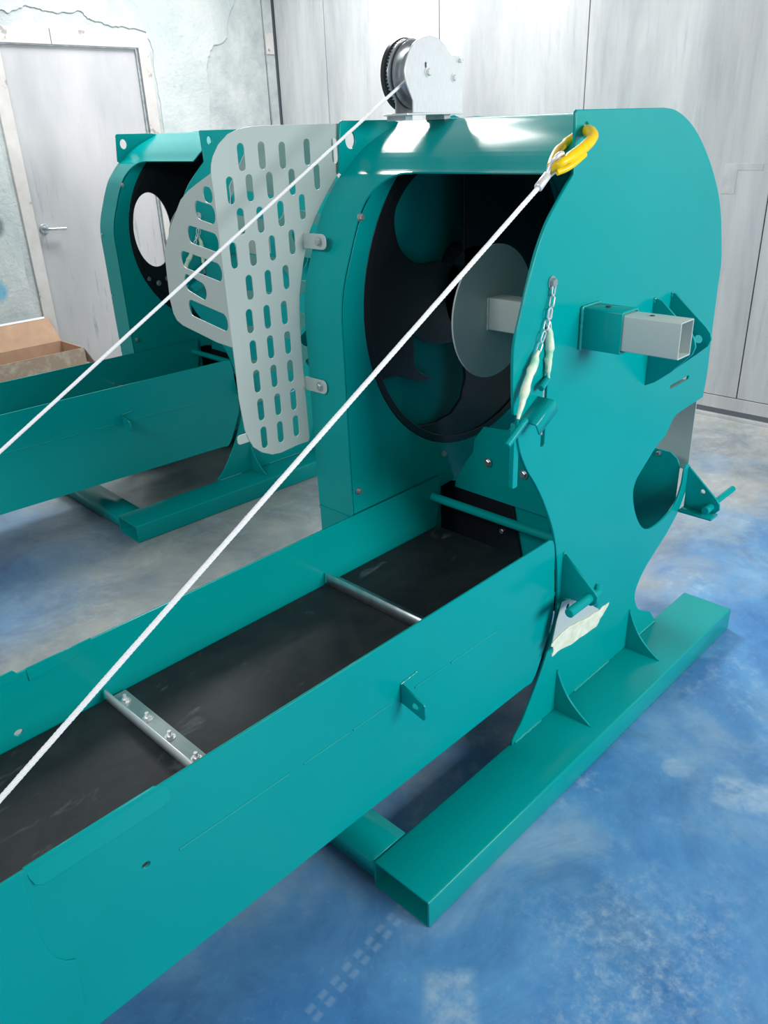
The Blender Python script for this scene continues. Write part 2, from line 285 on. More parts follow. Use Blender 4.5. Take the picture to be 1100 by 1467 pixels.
def cr(pts, n=4, closed=False):
    """Catmull-Rom through 2D / 3D points"""
    P = [Vector(p) for p in pts]; out = []; m = len(P)
    rng = range(m) if closed else range(m-1)
    for i in rng:
        p1, p2 = P[i], P[(i+1) % m]
        p0 = P[(i-1) % m] if (closed or i > 0) else p1*2-p2
        p3 = P[(i+2) % m] if (closed or i+2 < m) else p2*2-p1
        for k in range(n):
            t = k/n
            out.append(0.5*((2*p1)+(p2-p0)*t+(2*p0-5*p1+4*p2-p3)*t*t+(3*p1-p0-3*p2+p3)*t**3))
    if not closed: out.append(P[-1])
    return out
def circ(cx, cy, rx, ry=None, n=40, a0=0.0):
    ry = ry or rx
    return [(cx+rx*math.cos(a0+2*math.pi*k/n), cy+ry*math.sin(a0+2*math.pi*k/n)) for k in range(n)]
def capsule(a, b, r, n=8):
    a = Vector(a[:2]); b = Vector(b[:2]); d = (b-a); ang = math.atan2(d.y, d.x); out = []
    for k in range(n+1):
        t = ang+math.pi/2+math.pi*k/n; out.append((a.x+r*math.cos(t), a.y+r*math.sin(t)))
    for k in range(n+1):
        t = ang-math.pi/2+math.pi*k/n; out.append((b.x+r*math.cos(t), b.y+r*math.sin(t)))
    return out
def rrect(x0, y0, x1, y1, r, n=5):
    out = []
    for cx, cy, a in ((x1-r, y1-r, 0), (x0+r, y1-r, 90), (x0+r, y0+r, 180), (x1-r, y0+r, 270)):
        for k in range(n+1):
            t = math.radians(a+90*k/n); out.append((cx+r*math.cos(t), cy+r*math.sin(t)))
    return out

FR = {'xz': (Vector((1, 0, 0)), Vector((0, 0, 1)), Vector((0, 1, 0))),
      'yz': (Vector((0, 1, 0)), Vector((0, 0, 1)), Vector((1, 0, 0))),
      'xy': (Vector((1, 0, 0)), Vector((0, 1, 0)), Vector((0, 0, 1)))}
def plate(loops, frame, at, t, bev=0.0015):
    """flat plate cut to outline loops[0] with holes loops[1:], from coordinate at to at+t"""
    if isinstance(frame, str):
        u, v, nrm = FR[frame]; o = nrm*at
    else: o, u, v, nrm = frame; o = o+nrm*at
    cu = bpy.data.curves.new('c', 'CURVE'); cu.dimensions = '2D'; cu.fill_mode = 'BOTH'
    bev = min(bev, abs(t)*0.45)
    cu.extrude = abs(t)/2-bev; cu.bevel_depth = bev; cu.bevel_resolution = 1; cu.offset = -bev
    for lp in loops:
        s = cu.splines.new('POLY'); s.points.add(len(lp)-1); s.use_cyclic_u = True
        for p, q in zip(s.points, lp): p.co = (q[0], q[1], 0, 1)
    co = bpy.data.objects.new('c', cu); C.objects.link(co)
    dg = bpy.context.evaluated_depsgraph_get()
    me = bpy.data.meshes.new_from_object(co.evaluated_get(dg))
    bpy.data.objects.remove(co); bpy.data.curves.remove(cu)
    bm = bmesh.new(); bm.from_mesh(me); bpy.data.meshes.remove(me)
    for x in bm.verts:
        c = x.co.copy(); x.co = o+u*c.x+v*c.y+nrm*(t/2+c.z)
    bmesh.ops.remove_doubles(bm, verts=bm.verts, dist=1e-5)
    return bm_mesh(bm)
def bx(bm, lo, hi, bev=0.0):
    r = bmesh.ops.create_cube(bm, size=1.0)
    for v in r['verts']:
        v.co = Vector(((lo[i]+hi[i])/2+v.co[i]*(hi[i]-lo[i]) for i in range(3)))
    if bev:
        es = list({e for v in r['verts'] for e in v.link_edges})
        bmesh.ops.bevel(bm, geom=es, offset=bev, segments=2, affect='EDGES', profile=0.5)
def box(lo, hi, bev=0.0):
    bm = bmesh.new(); bx(bm, lo, hi, bev); return bm_mesh(bm)
def ring_frame(pts, closed=False):
    n = len(pts); T = []
    for i in range(n):
        a = pts[(i-1) % n] if (closed or i > 0) else pts[i]
        b = pts[(i+1) % n] if (closed or i < n-1) else pts[i]
        T.append((b-a).normalized())
    up = Vector((0, 0, 1)) if abs(T[0].z) < 0.9 else Vector((1, 0, 0))
    nn = (up-T[0]*up.dot(T[0])).normalized(); F = []
    for t in T:
        nn = (nn-t*nn.dot(t)).normalized(); F.append((nn, t.cross(nn)))
    return F
def tube_bm(bm, pts, r, sides=10, closed=False, caps=True):
    pts = [Vector(p) for p in pts]; F = ring_frame(pts, closed); rings = []
    rr = r if hasattr(r, '__len__') else [r]*len(pts)
    for p, (a, b), q in zip(pts, F, rr):
        rings.append([bm.verts.new(p+a*q*math.cos(2*math.pi*k/sides)+b*q*math.sin(2*math.pi*k/sides)) for k in range(sides)])
    m = len(rings)
    for i in range(m if closed else m-1):
        A, B = rings[i], rings[(i+1) % m]
        for k in range(sides): bm.faces.new((A[k], A[(k+1) % sides], B[(k+1) % sides], B[k]))
    if caps and not closed: bm.faces.new(rings[0]); bm.faces.new(rings[-1])
def tube(pts, r, sides=12, closed=False):
    bm = bmesh.new(); tube_bm(bm, pts, r, sides, closed); return bm_mesh(bm)
def cyl(a, b, r, sides=20, bev=0.0):
    a = Vector(a); b = Vector(b); d = (b-a).normalized()
    if bev: return tube([a, a+d*bev*0.01, a+d*bev, b-d*bev, b-d*bev*0.01, b], [r-bev, r-bev, r, r, r-bev, r-bev], sides)
    return tube([a, b], r, sides)
def lathe(prof, c, axis='y', sides=40):
    """prof: (radius, offset along axis)"""
    bm = bmesh.new(); R = []
    u, v, nrm = {'y': (Vector((1, 0, 0)), Vector((0, 0, 1)), Vector((0, 1, 0))), 'x': (Vector((0, 1, 0)), Vector((0, 0, 1)), Vector((1, 0, 0))), 'z': (Vector((1, 0, 0)), Vector((0, 1, 0)), Vector((0, 0, 1)))}[axis]
    c = Vector(c)
    for r, h in prof:
        R.append([bm.verts.new(c+nrm*h+(u*math.cos(2*math.pi*k/sides)+v*math.sin(2*math.pi*k/sides))*max(r, 1e-4)) for k in range(sides)])
    for A, B in zip(R, R[1:]):
        for k in range(sides): bm.faces.new((A[k], A[(k+1) % sides], B[(k+1) % sides], B[k]))
    bm.faces.new(R[0]); bm.faces.new(R[-1])
    return bm_mesh(bm)
def hexbolt(p, nrm, r=0.008, h=0.006, washer=True, stud=0.0):
    """hex head with washer, sitting at p and pointing along nrm"""
    p = Vector(p); nrm = Vector(nrm).normalized(); bm = bmesh.new()
    if washer: tube_bm(bm, [p, p+nrm*0.0015], r*1.45, 16)
    tube_bm(bm, [p+nrm*0.0015, p+nrm*(0.0015+h*0.85), p+nrm*(0.0015+h)], [r, r, r*0.85], 6)
    if stud: tube_bm(bm, [p+nrm*h, p+nrm*(h+stud)], r*0.5, 8)
    return bm_mesh(bm)
def bead(a, b, r=0.0025, seed=1, n=None):
    """weld bead"""
    a = Vector(a); b = Vector(b); L = (b-a).length; n = n or max(6, int(L/0.004)); rnd = random.Random(seed)
    pts = [a.lerp(b, k/n) for k in range(n+1)]
    return tube(pts, [r*(0.8+0.4*rnd.random()) for _ in pts], 8)
def link_mesh(p, d, L=0.022, wdt=0.010, r=0.0016, twist=0.0):
    p = Vector(p); d = Vector(d).normalized(); s = d.cross(Vector((0, 1, 0))).normalized(); q = d.cross(s)
    s = s*math.cos(twist)+q*math.sin(twist); pts = []
    for k in range(16):
        t = 2*math.pi*k/16; pts.append(p+d*(math.cos(t)*wdt/2+(L-wdt)/2*(1 if math.cos(t) >= 0 else -1))+s*math.sin(t)*wdt/2)
    return tube(pts, r, 6, True)
def rope(a, b, r, pitch=0.05, strands=6):
    a = Vector(a); b = Vector(b); L = (b-a).length; d = (b-a)/L
    s = d.cross(Vector((0, 0, 1))).normalized(); q = d.cross(s); bm = bmesh.new(); n = int(L/pitch*8)
    tube_bm(bm, [a, b], r*0.6, 8)
    for k in range(strands):
        ph = 2*math.pi*k/strands
        tube_bm(bm, [a+d*(L*i/n)+(s*math.cos(ph+2*math.pi*L*i/n/pitch)+q*math.sin(ph+2*math.pi*L*i/n/pitch))*r*0.64 for i in range(n+1)], r*0.40, 6)
    return bm_mesh(bm)
# ---------------------------------------------------------------- the setting
YW, XW = 5.487, 4.523                      # plaster wall plane, sheet wall plane
def struct(name, me, mat, parent=None, **k):
    o = obj(name, me, mat, parent, **k)
    if parent is None: o['kind'] = 'structure'
    return o
struct('floor', box((-4, -4, -0.10), (XW+0.15, YW+0.15, 0)), M['floor'])
wl = struct('wall_left', plate([[(-4, 0), (2.335, 0), (2.335, 2.205), (3.42, 2.205), (3.42, 0), (4.425, 0), (4.425, 4.2), (-4, 4.2)]], 'xz', YW, 0.16, 0.0), M['bare'])
crack = [(-4, 2.30), (1.2, 2.27), (2.0, 2.31), (2.30, 2.29), (2.40, 2.305), (2.46, 2.286), (2.499, 2.272), (2.55, 2.29), (2.606, 2.316), (2.66, 2.31), (2.719, 2.297), (2.807, 2.288), (2.88, 2.295), (2.973, 2.309), (3.012, 2.269), (3.08, 2.258), (3.176, 2.232), (3.26, 2.238), (3.42, 2.215), (3.46, 2.10), (3.445, 2.0), (3.46, 1.8), (3.45, 1.4), (3.47, 0.8), (3.45, 0.0), (3.80, 0.0), (3.84, 0.8), (3.80, 1.3), (3.86, 1.70), (3.883, 1.866), (3.873, 1.999), (3.90, 2.08), (3.958, 2.155), (4.03, 2.17), (4.087, 2.21), (4.10, 2.30), (4.183, 2.446), (4.20, 2.8), (4.15, 4.2), (-4, 4.2)]
rnd = random.Random(5)
jag = []
for a, b in zip(crack, crack[1:]):
    n = 1 if (abs(a[0]-b[0]) > 2 or a[1] == 4.2) else 4
    for k in range(n):
        t = k/n; j = 0.006 if 0.01 < a[1] < 4 and k else 0
        jag.append((a[0]+(b[0]-a[0])*t+rnd.uniform(-j, j), a[1]+(b[1]-a[1])*t+rnd.uniform(-j, j)))
jag.append(crack[-1])
struct('plaster_layer', plate([jag], 'xz', YW-0.007, 0.0075, 0.001), M['plaster'], wl)
lowp = [(-4, 0.0), (2.28, 0.0), (2.285, 0.35), (2.27, 0.8), (2.295, 1.3), (2.28, 1.8), (2.30, 2.26), (1.9, 2.285), (1.2, 2.25), (-4, 2.27)]
struct('plaster_layer', plate([lowp], 'xz', YW-0.006, 0.0065, 0.001), M['plaster'], wl)
# steel corner strip with its small hinge plate
cs = struct('trim_1', plate([[(4.432, 0), (4.505, 0), (4.505, 4.2), (4.432, 4.2)]], 'xz', YW-0.02, 0.03, 0.002), M['bare'])
struct('latch_plate', box((4.425, YW-0.028, 2.11), (4.497, YW-0.019, 2.25), 0.002), M['frame'], cs)
obj('bolt', hexbolt((4.445, YW-0.028, 2.14), (0, -1, 0), 0.006), M['steel'], cs)
struct('trim_2', box((XW-0.03, YW-0.012, 0), (XW+0.03, YW+0.05, 4.2)), M['channel'])
# door with frame
dr = struct('door_1', box((2.415, YW+0.015, 0.01), (3.335, YW+0.055, 2.112), 0.003), M['door'])
fr = struct('door_frame', plate([[(2.325, 0), (2.408, 0), (2.408, 2.118), (3.342, 2.118), (3.342, 0), (3.425, 0), (3.425, 2.205), (2.325, 2.205)]], 'xz', YW-0.012, 0.10, 0.003), M['frame'], dr)
struct('frame_joint', box((2.735, YW-0.0135, 2.118), (2.739, YW-0.0115, 2.205)), M['channel'], dr)
obj('door_stop', plate([[(2.408, 0), (2.414, 0), (2.414, 2.111), (3.325, 2.111), (3.325, 0), (3.342, 0), (3.342, 2.118), (2.408, 2.118)]], 'xz', YW+0.002, 0.03, 0.001), M['steel'], dr)
hd = obj('door_handle', tube(cr([(2.462, YW+0.015, 1.057), (2.462, YW-0.035, 1.057), (2.472, YW-0.047, 1.056), (2.50, YW-0.048, 1.055), (2.585, YW-0.047, 1.05)], 5), 0.010, 12), M['steel'], dr, smooth=50)
obj('handle_rose', cyl((2.462, YW+0.016, 1.057), (2.462, YW+0.006, 1.057), 0.03, 24, 0.002), M['steel'], dr, smooth=40)
# sheet wall
wr = struct('wall_right', box((XW+0.02, -4, 0), (XW+0.15, YW+0.15, 4.2)), M['channel'])
seams = [-4.0, -1.6, -0.52, 0.56, 1.655, 2.764, 3.844, 4.916, 5.46]
for i, (a, b) in enumerate(zip(seams, seams[1:])):
    bm = bmesh.new(); bx(bm, (XW, a+0.0035, 0.122), (XW+0.02, b-0.0035, 4.2), 0.002)
    struct('panel', bm_mesh(bm), M['sheet'], wr)
struct('baseboard_right', box((XW-0.003, -4, 0.045), (XW+0.018, 5.46, 0.118), 0.002), M['sheet'])
struct('trim_3', box((XW-0.030, -4, 0.0), (XW+0.018, 5.46, 0.018), 0.002), M['sheet'])
struct('trim_4', box((XW-0.006, -4, 0.018), (XW+0.018, 5.46, 0.045)), M['channel'])
# pieces of old tape on one sheet
for y0, y1, z0, z1 in ((1.70, 1.90, 1.315, 1.345), (1.83, 1.90, 1.20, 1.315), (1.50, 1.66, 1.33, 1.355)):
    struct('tape_strip', box((XW-0.0015, y0, z0), (XW+0.001, y1, z1)), M['oldtape'], wr)

# ---------------------------------------------------------------- machine
BND = cr(BAND, 3)
HC = Vector((1.842, 1.150)); DR = 0.441    # rotor centre (x, z) and opening radius
TOPZ = 1.5885
# hood profile in (x, z) from the front foot over the top to the rear
front = [Vector((1.325, z)) for z in (0.30, 0.45, 0.62)] + [Vector((max(p[0], 1.3235) if p[1] < 1.15 else p[0]+0.016, p[1])) for p in BAND[1:]]
rear = [Vector(p) for p in reversed(NP_RIGHT[34:45])]
prof = [front[0], front[1], front[2]]
prof += cr([front[2]]+[Vector(p) for p in front[3:]]+[Vector((1.74, 1.5885)), Vector((1.80, 1.5885)), Vector((1.88, 1.5885))]+[Vector((p[0]-0.004, min(1.5875, p[1]-0.003))) for p in rear], 4)[1:]

def strip(prof, y0, y1, t=0.004):
    """bent sheet following prof between two y, thickness inward"""
    bm = bmesh.new(); n = len(prof); A = []
    for i in range(n):
        a = prof[max(0, i-1)]; b = prof[min(n-1, i+1)]; d = (b-a).normalized(); nn = Vector((d.y, -d.x))
        p = prof[i]; q = p+nn*t
        A.append([bm.verts.new((p.x, y0, p.y)), bm.verts.new((p.x, y1, p.y)), bm.verts.new((q.x, y1, q.y)), bm.verts.new((q.x, y0, q.y))])
    for X1, X2 in zip(A, A[1:]):
        for k in range(4): bm.faces.new((X1[k], X1[(k+1) % 4], X2[(k+1) % 4], X2[k]))
    bm.faces.new(A[0]); bm.faces.new(A[-1]); return bm_mesh(bm)
def hood_mesh():
    """one sheet: full width over the top, narrow strip (1.4385 - 1.57) beside the mouth, rounded mouth corner"""
    # mouth edge: the y limit of the sheet as a function of height on the front curve
    def ylow(p):
        if p.x > 1.70 or p.y >= 1.4795: return 0.958
        if p.y >= 1.415: # rounded corner of the mouth
            t = (1.4795-p.y)/0.0645; return 1.4385-0.085*(1-math.sqrt(max(0, 1-(1-t)**2))) if t > 0.02 else 1.345
        return 1.4385
    dense = []
    for a, b in zip(prof, prof[1:]):
        m = 6 if (1.38 < a.y < 1.52 and a.x < 1.7) else 1
        for k in range(m): dense.append(a.lerp(b, k/m))
    dense.append(prof[-1])
    # exact break where the mouth ends
    for i, (a, b) in enumerate(zip(dense, dense[1:])):
        if a.x < 1.7 and a.y < 1.4795 <= b.y:
            c = a.lerp(b, (1.4795-a.y)/(b.y-a.y)); dense[i+1:i+1] = [Vector((c.x, 1.4794)), Vector((c.x, 1.4795))]; break
    bm = bmesh.new(); n = len(dense); A = []; t = 0.004
    for i in range(n):
        a = dense[max(0, i-1)]; b = dense[min(n-1, i+1)]; d = (b-a).normalized(); nn = Vector((d.y, -d.x))
        p = dense[i]; q = p+nn*t; yl = ylow(p)
        A.append([bm.verts.new((p.x, yl, p.y)), bm.verts.new((p.x, 1.57, p.y)), bm.verts.new((q.x, 1.57, q.y)), bm.verts.new((q.x, yl, q.y))])
    for X1, X2 in zip(A, A[1:]):
        for k in range(4): bm.faces.new((X1[k], X1[(k+1) % 4], X2[(k+1) % 4], X2[k]))
    bm.faces.new(A[0]); bm.faces.new(A[-1]); return bm_mesh(bm)

def beam(y0, y1, x0, x1, z1=0.078):
    """hollow rectangular tube open at both ends"""
    o = rrect(y0, 0.0, y1, z1, 0.006, 4); i = rrect(y0+0.005, 0.005, y1-0.005, z1-0.005, 0.003, 3)
    return plate([o, i], 'yz', x0, x1-x0, 0.0004)
def gusset(x, ztop, yfoot, z0=0.078):
    y = 0.952; pts = [(y, z0), (y, ztop)]
    for k in range(1, 12):
        t = k/12; a = (1-t)**2; b = 2*t*(1-t); c = t*t
        pts.append((a*(y-0.003)+b*(y-0.030)+c*yfoot, a*ztop+b*(z0+0.045)+c*(z0+0.002)))
    pts.append((yfoot, z0)); return plate([pts], 'yz', x, 0.006, 0.001)

def machine(full):
    mc = thing('cutting_machine', '', 'machine', (1.84, 1.26, 0))
    T = M['teal']
    # floor frame
    obj('base_beam', beam(0.797, 0.963, 0.890, 2.428), T, mc, smooth=50)
    obj('base_beam', beam(1.560, 1.726, 0.890, 2.428), T, mc, smooth=50)
    obj('cross_member', plate([[(0.893, 0.018), (0.998, 0.018), (0.998, 0.077), (0.893, 0.077)]], 'xz', 0.964, 0.595, 0.003), T, mc)
    obj('cross_member', plate([[(1.86, 0.018), (1.96, 0.018), (1.96, 0.077), (1.86, 0.077)]], 'xz', 0.964, 0.595, 0.003), T, mc)
    # near side plate with lug, rear bay, pin slit and feet
    left = [Vector(NP_LEFT[0])+Vector((0, 0.003))]+[Vector(p) for p in NP_LEFT[1:2]]+cr(NP_LEFT[2:12], 3)+[Vector(p) for p in NP_LEFT[12:]]
    left2 = cr(NP_LEFT2, 3)
    right = [Vector((2.20, 0.0785))]+cr(NP_RIGHT[:10], 3)[1:]+[Vector(p) for p in NP_RIGHT[10:13]]+cr(NP_RIGHT[13:30], 3)+cr([NP_RIGHT[k] for k in (30, 31, 33, 35, 36, 37, 38, 39, 40, 41, 42, 43, 44)]+[(1.90, 1.5915)], 4)+[Vector((1.5360, 1.5915))]
    out = left+left2+[Vector((1.402, 0.0785))]+right
    lug = circ(1.574, 1.5525, 0.011, 0.0165, 20)
    slot = capsule((2.107, 0.893), (2.211, 0.897), 0.0055)
    slit = rrect(1.467, 0.905, 1.482, 1.055, 0.003, 2)
    npl = obj('side_plate', plate([out, lug, slot, slit], 'xz', 0.952, 0.008, 0.0018), T, mc)
    obj('edge_bar', plate([rrect(1.372, 0.832, 1.390, 0.985, 0.003, 3)], 'xz', 0.958, 0.012, 0.001), T, mc)
    # far side plate with the corner lug
    fo = [Vector((1.330, 0.0785)), Vector((1.330, 0.62))]+[p+Vector((0.003, -0.003)) for p in prof if p.y > 0.62 and p.x < 1.48 and p.y < 1.475]
    fo += [Vector((1.467, 1.478)), Vector((1.478, 1.586)), Vector((1.485, 1.592)), Vector((1.66, 1.591)), Vector((1.69, 1.584))]
    fo += [Vector((1.92, 1.584))]+[Vector((p.x-0.004, p.y-0.004)) for p in prof if p.x > 1.97]+[Vector((2.33, 0.78)), Vector((2.27, 0.45)), Vector((2.05, 0.30)), Vector((2.20, 0.0785))]
    holes = [circ(1.510, 1.5495, 0.0165, 0.0205, 24)]
    if not full: holes.append(circ(1.595, 1.17, 0.135, 0.20, 40))
    obj('outer_plate', plate([fo]+holes, 'xz', 1.570, 0.006, 0.0015), T, mc)
    # inner plate with the round opening
    io = [Vector((1.331, 0.30)), Vector((1.331, 0.62))]+[p+Vector((0.006, -0.006)) for p in prof if p.y > 0.62 and p.x < 1.68]+[Vector((1.72, 1.580)), Vector((1.90, 1.580))]
    io += [Vector((p.x-0.006, p.y-0.006)) for p in prof if p.x > 1.92]+[Vector((2.20, 0.72)), Vector((1.93, 0.66)), Vector((1.757, 0.603)), Vector((1.690, 0.598)), Vector((1.690, 0.30))]
    obj('inner_plate', plate([io, circ(HC.x, HC.y, DR, n=72)], 'xz', 1.4385, 0.005, 0.001), T, mc)
    obj('hood', hood_mesh(), T, mc, smooth=30)
    obj('foot_seam', bead((1.3225, 1.44, 0.628), (1.3225, 1.57, 0.628), 0.0016, 3), T, mc)
    # rotor disc
    rr_, rz = HC
    loops = [circ(rr_, rz, 0.436, n=72)]
    if full:
        loops += [cr(CUT1+[(1.803, 1.25), (1.80, 1.40), (1.795, 1.50), (1.74, 1.530), (1.66, 1.500)], 3, True), [Vector(p) for p in CUT2]]
    else:
        loops += [circ(1.527, 1.18, 0.098, 0.165, 40)]
    rot = obj('rotor_disc', plate(loops, 'xz', 1.446, 0.010, 0.0015), M['black'], mc)
    obj('rim', plate([circ(rr_, rz, 0.4385, n=72), circ(rr_, rz, 0.418, n=72)], 'xz', 1.4405, 0.0054, 0.001), M['black'], rot)
    obj('hub', lathe([(0.0, -0.07), (0.05, -0.07), (0.055, -0.065), (0.055, 0.0), (0.12, 0.0), (0.125, 0.09)], (rr_, 1.446, rz)), M['black'], rot, smooth=30)
    if not full:
        for x, z in ((1.465, 0.965), (1.515, 0.94), (1.565, 0.955)): obj('bolt', hexbolt((x, 1.446, z), (0, -1, 0), 0.009, 0.005), M['steel'], rot)
    if full:
        bp = [Vector((1.395, 1.470)), Vector((1.66, 1.470)), Vector((1.70, 1.474)), Vector((1.76, 1.490)), Vector((1.86, 1.530)), Vector((1.95, 1.566))]
        bm = bmesh.new(); R = []
        dn = [bp[0].lerp(bp[1], k/10) for k in range(10)]+bp[1:]
        for p in dn:
            hh = math.sqrt(max(0, 0.448**2-(p.x-HC.x)**2)); R.append([bm.verts.new((p.x, p.y+d, HC.y+sg*hh)) for d, sg in ((0, -1), (0, 1), (0.003, 1), (0.003, -1))])
        for A, B in zip(R, R[1:]):
            for k in range(4): bm.faces.new((A[k], A[(k+1) % 4], B[(k+1) % 4], B[k]))
        bm.faces.new(R[0]); bm.faces.new(R[-1])
        obj('drum_backing', bm_mesh(bm), M['matte'], mc, smooth=40)
    # gussets
    for x, zt, yf in ((1.603, 0.212, 0.834), (2.001, 0.216, 0.838)): obj('gusset', gusset(x, zt, yf), T, mc)
    for x, zt, yf in ((1.603, 0.212, 0.834), (2.001, 0.216, 0.838)):
        me = gusset(x, zt, yf)
        for v in me.vertices: v.co.y = 2.528-v.co.y
        me.flip_normals(); obj('gusset', me, T, mc)
    obj('weld_seam', bead((1.415, 0.9515, 0.081), (1.535, 0.9515, 0.081), 0.0042, 4), M['weld'], mc, smooth=60)
    obj('weld_seam', bead((1.705, 0.9515, 0.081), (1.90, 0.9515, 0.081), 0.0028, 5), M['weld'], mc, smooth=60)
    obj('weld_seam', bead((2.02, 0.9515, 0.081), (2.19, 0.9515, 0.081), 0.0028, 6), M['weld'], mc, smooth=60)
    # square socket that carries the stop bar
    so = rrect(1.600, 1.105, 1.672, 1.197, 0.004, 3); si = rrect(1.605, 1.110, 1.667, 1.192, 0.002, 2)
    sk = obj('socket', plate([so, si], 'xz', 0.850, 0.102, 0.001), T, mc)
    obj('weld_seam', bead((1.600, 0.948, 1.103), (1.600, 0.948, 1.198), 0.0042, 7), M['weld'], sk, smooth=60)
    obj('weld_seam', bead((1.600, 0.948, 1.198), (1.674, 0.948, 1.198), 0.0025, 8), M['weld'], sk, smooth=60)
    obj('set_screw', cyl((1.637, 0.905, 1.196), (1.637, 0.905, 1.1995), 0.006, 12), M['darksteel'], sk)
    # double bracket with rounded nose beside the socket
    A = [(0.952, 1.162)]+[(y, z) for y, z in ((0.930, 1.158), (0.893, 1.126), (0.845, 1.088), (0.834, 1.072), (0.830, 1.055), (0.836, 1.036), (0.86, 1.01), (0.886, 0.982), (0.925, 0.950), (0.952, 0.936))]
    B = [(0.952, 1.163), (0.941, 1.160), (0.850, 1.085), (0.836, 1.070), (0.832, 1.055), (0.838, 1.038), (0.865, 1.012), (0.929, 0.955), (0.952, 0.946)]
    obj('bracket_plate', plate([A, circ(0.868, 1.055, 0.011, n=20)], 'yz', 1.946, 0.007, 0.001), T, mc)
    obj('bracket_plate', plate([B, circ(0.866, 1.052, 0.011, n=20)], 'yz', 2.041, 0.007, 0.001), T, mc)
    for x, z in ((1.949, 1.160), (2.044, 1.160)): obj('weld_spot', bead((x, 0.951, z-0.008), (x, 0.951, z+0.004), 0.005, 9, 4), M['weld'], mc, smooth=60)
    # rear bracket with pin eye
    R_ = [(0.952, 0.590), (0.944, 0.587), (0.853, 0.508), (0.842, 0.494), (0.840, 0.476), (0.852, 0.461), (0.952, 0.452)]
    rb = obj('pin_bracket', plate([R_, circ(0.898, 0.523, 0.0075, n=16), circ(0.868, 0.480, 0.0125, n=20)], 'yz', 2.300, 0.008, 0.001), T, mc)
    obj('bracket_base', plate([[(2.262, 0.452), (2.309, 0.452), (2.309, 0.460), (2.262, 0.460)]], 'xz', 0.845, 0.106, 0.001), T, mc)
    # front lower bracket
    L_ = [(0.952, 0.580), (0.856, 0.500), (0.846, 0.488), (0.848, 0.470), (0.862, 0.458), (0.952, 0.452)]
    obj('pin_bracket', plate([L_, circ(0.868, 0.480, 0.0125, n=20)], 'yz', 1.596, 0.007, 0.001), T, mc)
    obj('weld_spot', bead((1.599, 0.951, 0.570), (1.599, 0.951, 0.582), 0.004, 9, 4), M['weld'], mc, smooth=60)
    # folded catch with its own small pin
    cdir = (Vector((1.452, 0, 1.034))-Vector((1.382, 0, 0.995))).normalized(); cup = Vector((-cdir.z, 0, cdir.x))
    ce = (Vector((1.380, 0, 0.990)), Vector((0, 1, 0)), cup, cdir)
    obj('catch', plate([[(0.952, 0.004), (0.912, 0.004), (0.908, 0.0), (0.908, -0.028), (0.912, -0.028), (0.912, -0.001), (0.952, -0.001)]], ce, 0.0, 0.078, 0.001), T, mc)
    # lower chute plates inside
    fr1 = (Vector((1.754, 0, 0.572)), Vector((0, 1, 0)), Vector((0.05, 0, 1)).normalized(), Vector((1, 0, 0)))
    cp = obj('chute_plate', plate([[(0.965, 0.0), (1.438, 0.004), (1.436, 0.02), (1.405, 0.085), (1.375, 0.13), (1.372, 0.17), (1.34, 0.215), (0.965, 0.25)]], fr1, 0, 0.006, 0.001), T, mc)
    for y, z in ((1.316, 0.685), (1.191, 0.681)): obj('bolt', hexbolt((1.756, y, z), (-1, 0, 0), 0.010, 0.006), M['steel'], cp)
    obj('rear_chute', plate([[(0.975, 0.46), (0.975, 0.595), (0.985, 0.615), (1.01, 0.632), (1.43, 0.640), (1.43, 0.15), (1.03, 0.36)]], 'yz', 2.285, 0.005, 0.001), T, mc)
    obj('bolt', hexbolt((2.285, 1.045, 0.622), (-1, 0, 0), 0.007, 0.012, False), M['steel'], mc)
    obj('rear_guard', plate([[(0.985, 0.55), (0.985, 0.84), (1.43, 0.84), (1.43, 0.55)]], 'yz', 2.372, 0.003, 0.0008), M['grey'], mc)
    obj('drum_panel', plate([[(1.565, 0.30), (1.565, 0.575), (1.44, 0.590), (1.235, 0.595), (1.190, 0.40), (1.165, 0.30)]], 'yz', 1.762, 0.005, 0.001), M['black'], mc)
    obj('lower_panel', plate([[(1.26, 0.30), (1.26, 0.59), (1.125, 0.59), (1.10, 0.50), (1.03, 0.30)]], 'yz', 1.775, 0.005, 0.001), T, mc)
    obj('bolt', hexbolt((1.762, 1.262, 0.478), (-1, 0, 0), 0.008, 0.004, False), M['steel'], mc)
    # fixings on the hood and the inner plate
    for p, nv in (((1.402, 1.437, 1.385), (0, -1, 0)), ((1.350, 1.437, 0.700), (0, -1, 0)), ((1.70, 1.437, 0.70), (0, -1, 0))):
        obj('bolt', hexbolt(p, nv, 0.007, 0.008), M['steel'], mc)
    return mc

near = machine(True)
near['label'] = 'large teal steel cutting machine in front, with round black rotor opening and winch on top'
def dup(root, loc, rotz, skip=()):
    r = root.copy(); C.objects.link(r); r.location = loc; r.rotation_euler = (0, 0, rotz)
    for ch in list(root.children):
        c = ch.copy(); C.objects.link(c); c.parent = r
        for g in ch.children:
            d = g.copy(); C.objects.link(d); d.parent = c
    return r
FX, FY, FA = 0.555, 2.132, -0.040
def farloc(p):
    x, y = p[0]-0.8925, p[1]-0.799
    return Vector((0.8925+FX+math.cos(FA)*x-math.sin(FA)*y, 0.799+FY+math.sin(FA)*x+math.cos(FA)*y, p[2] if len(p) > 2 else 0))
far = machine(False)
far.location = farloc((1.84, 1.26, 0)); far.rotation_euler = (0, 0, FA)
far['label'] = 'second teal cutting machine standing behind, nearer the grey steel door'
# the bolts on the far hood edge
for z in (1.175, 0.900): obj('bolt', hexbolt((1.3265, 1.553, z), (-1, 0, 0), 0.006, 0.006), M['steel'], far)

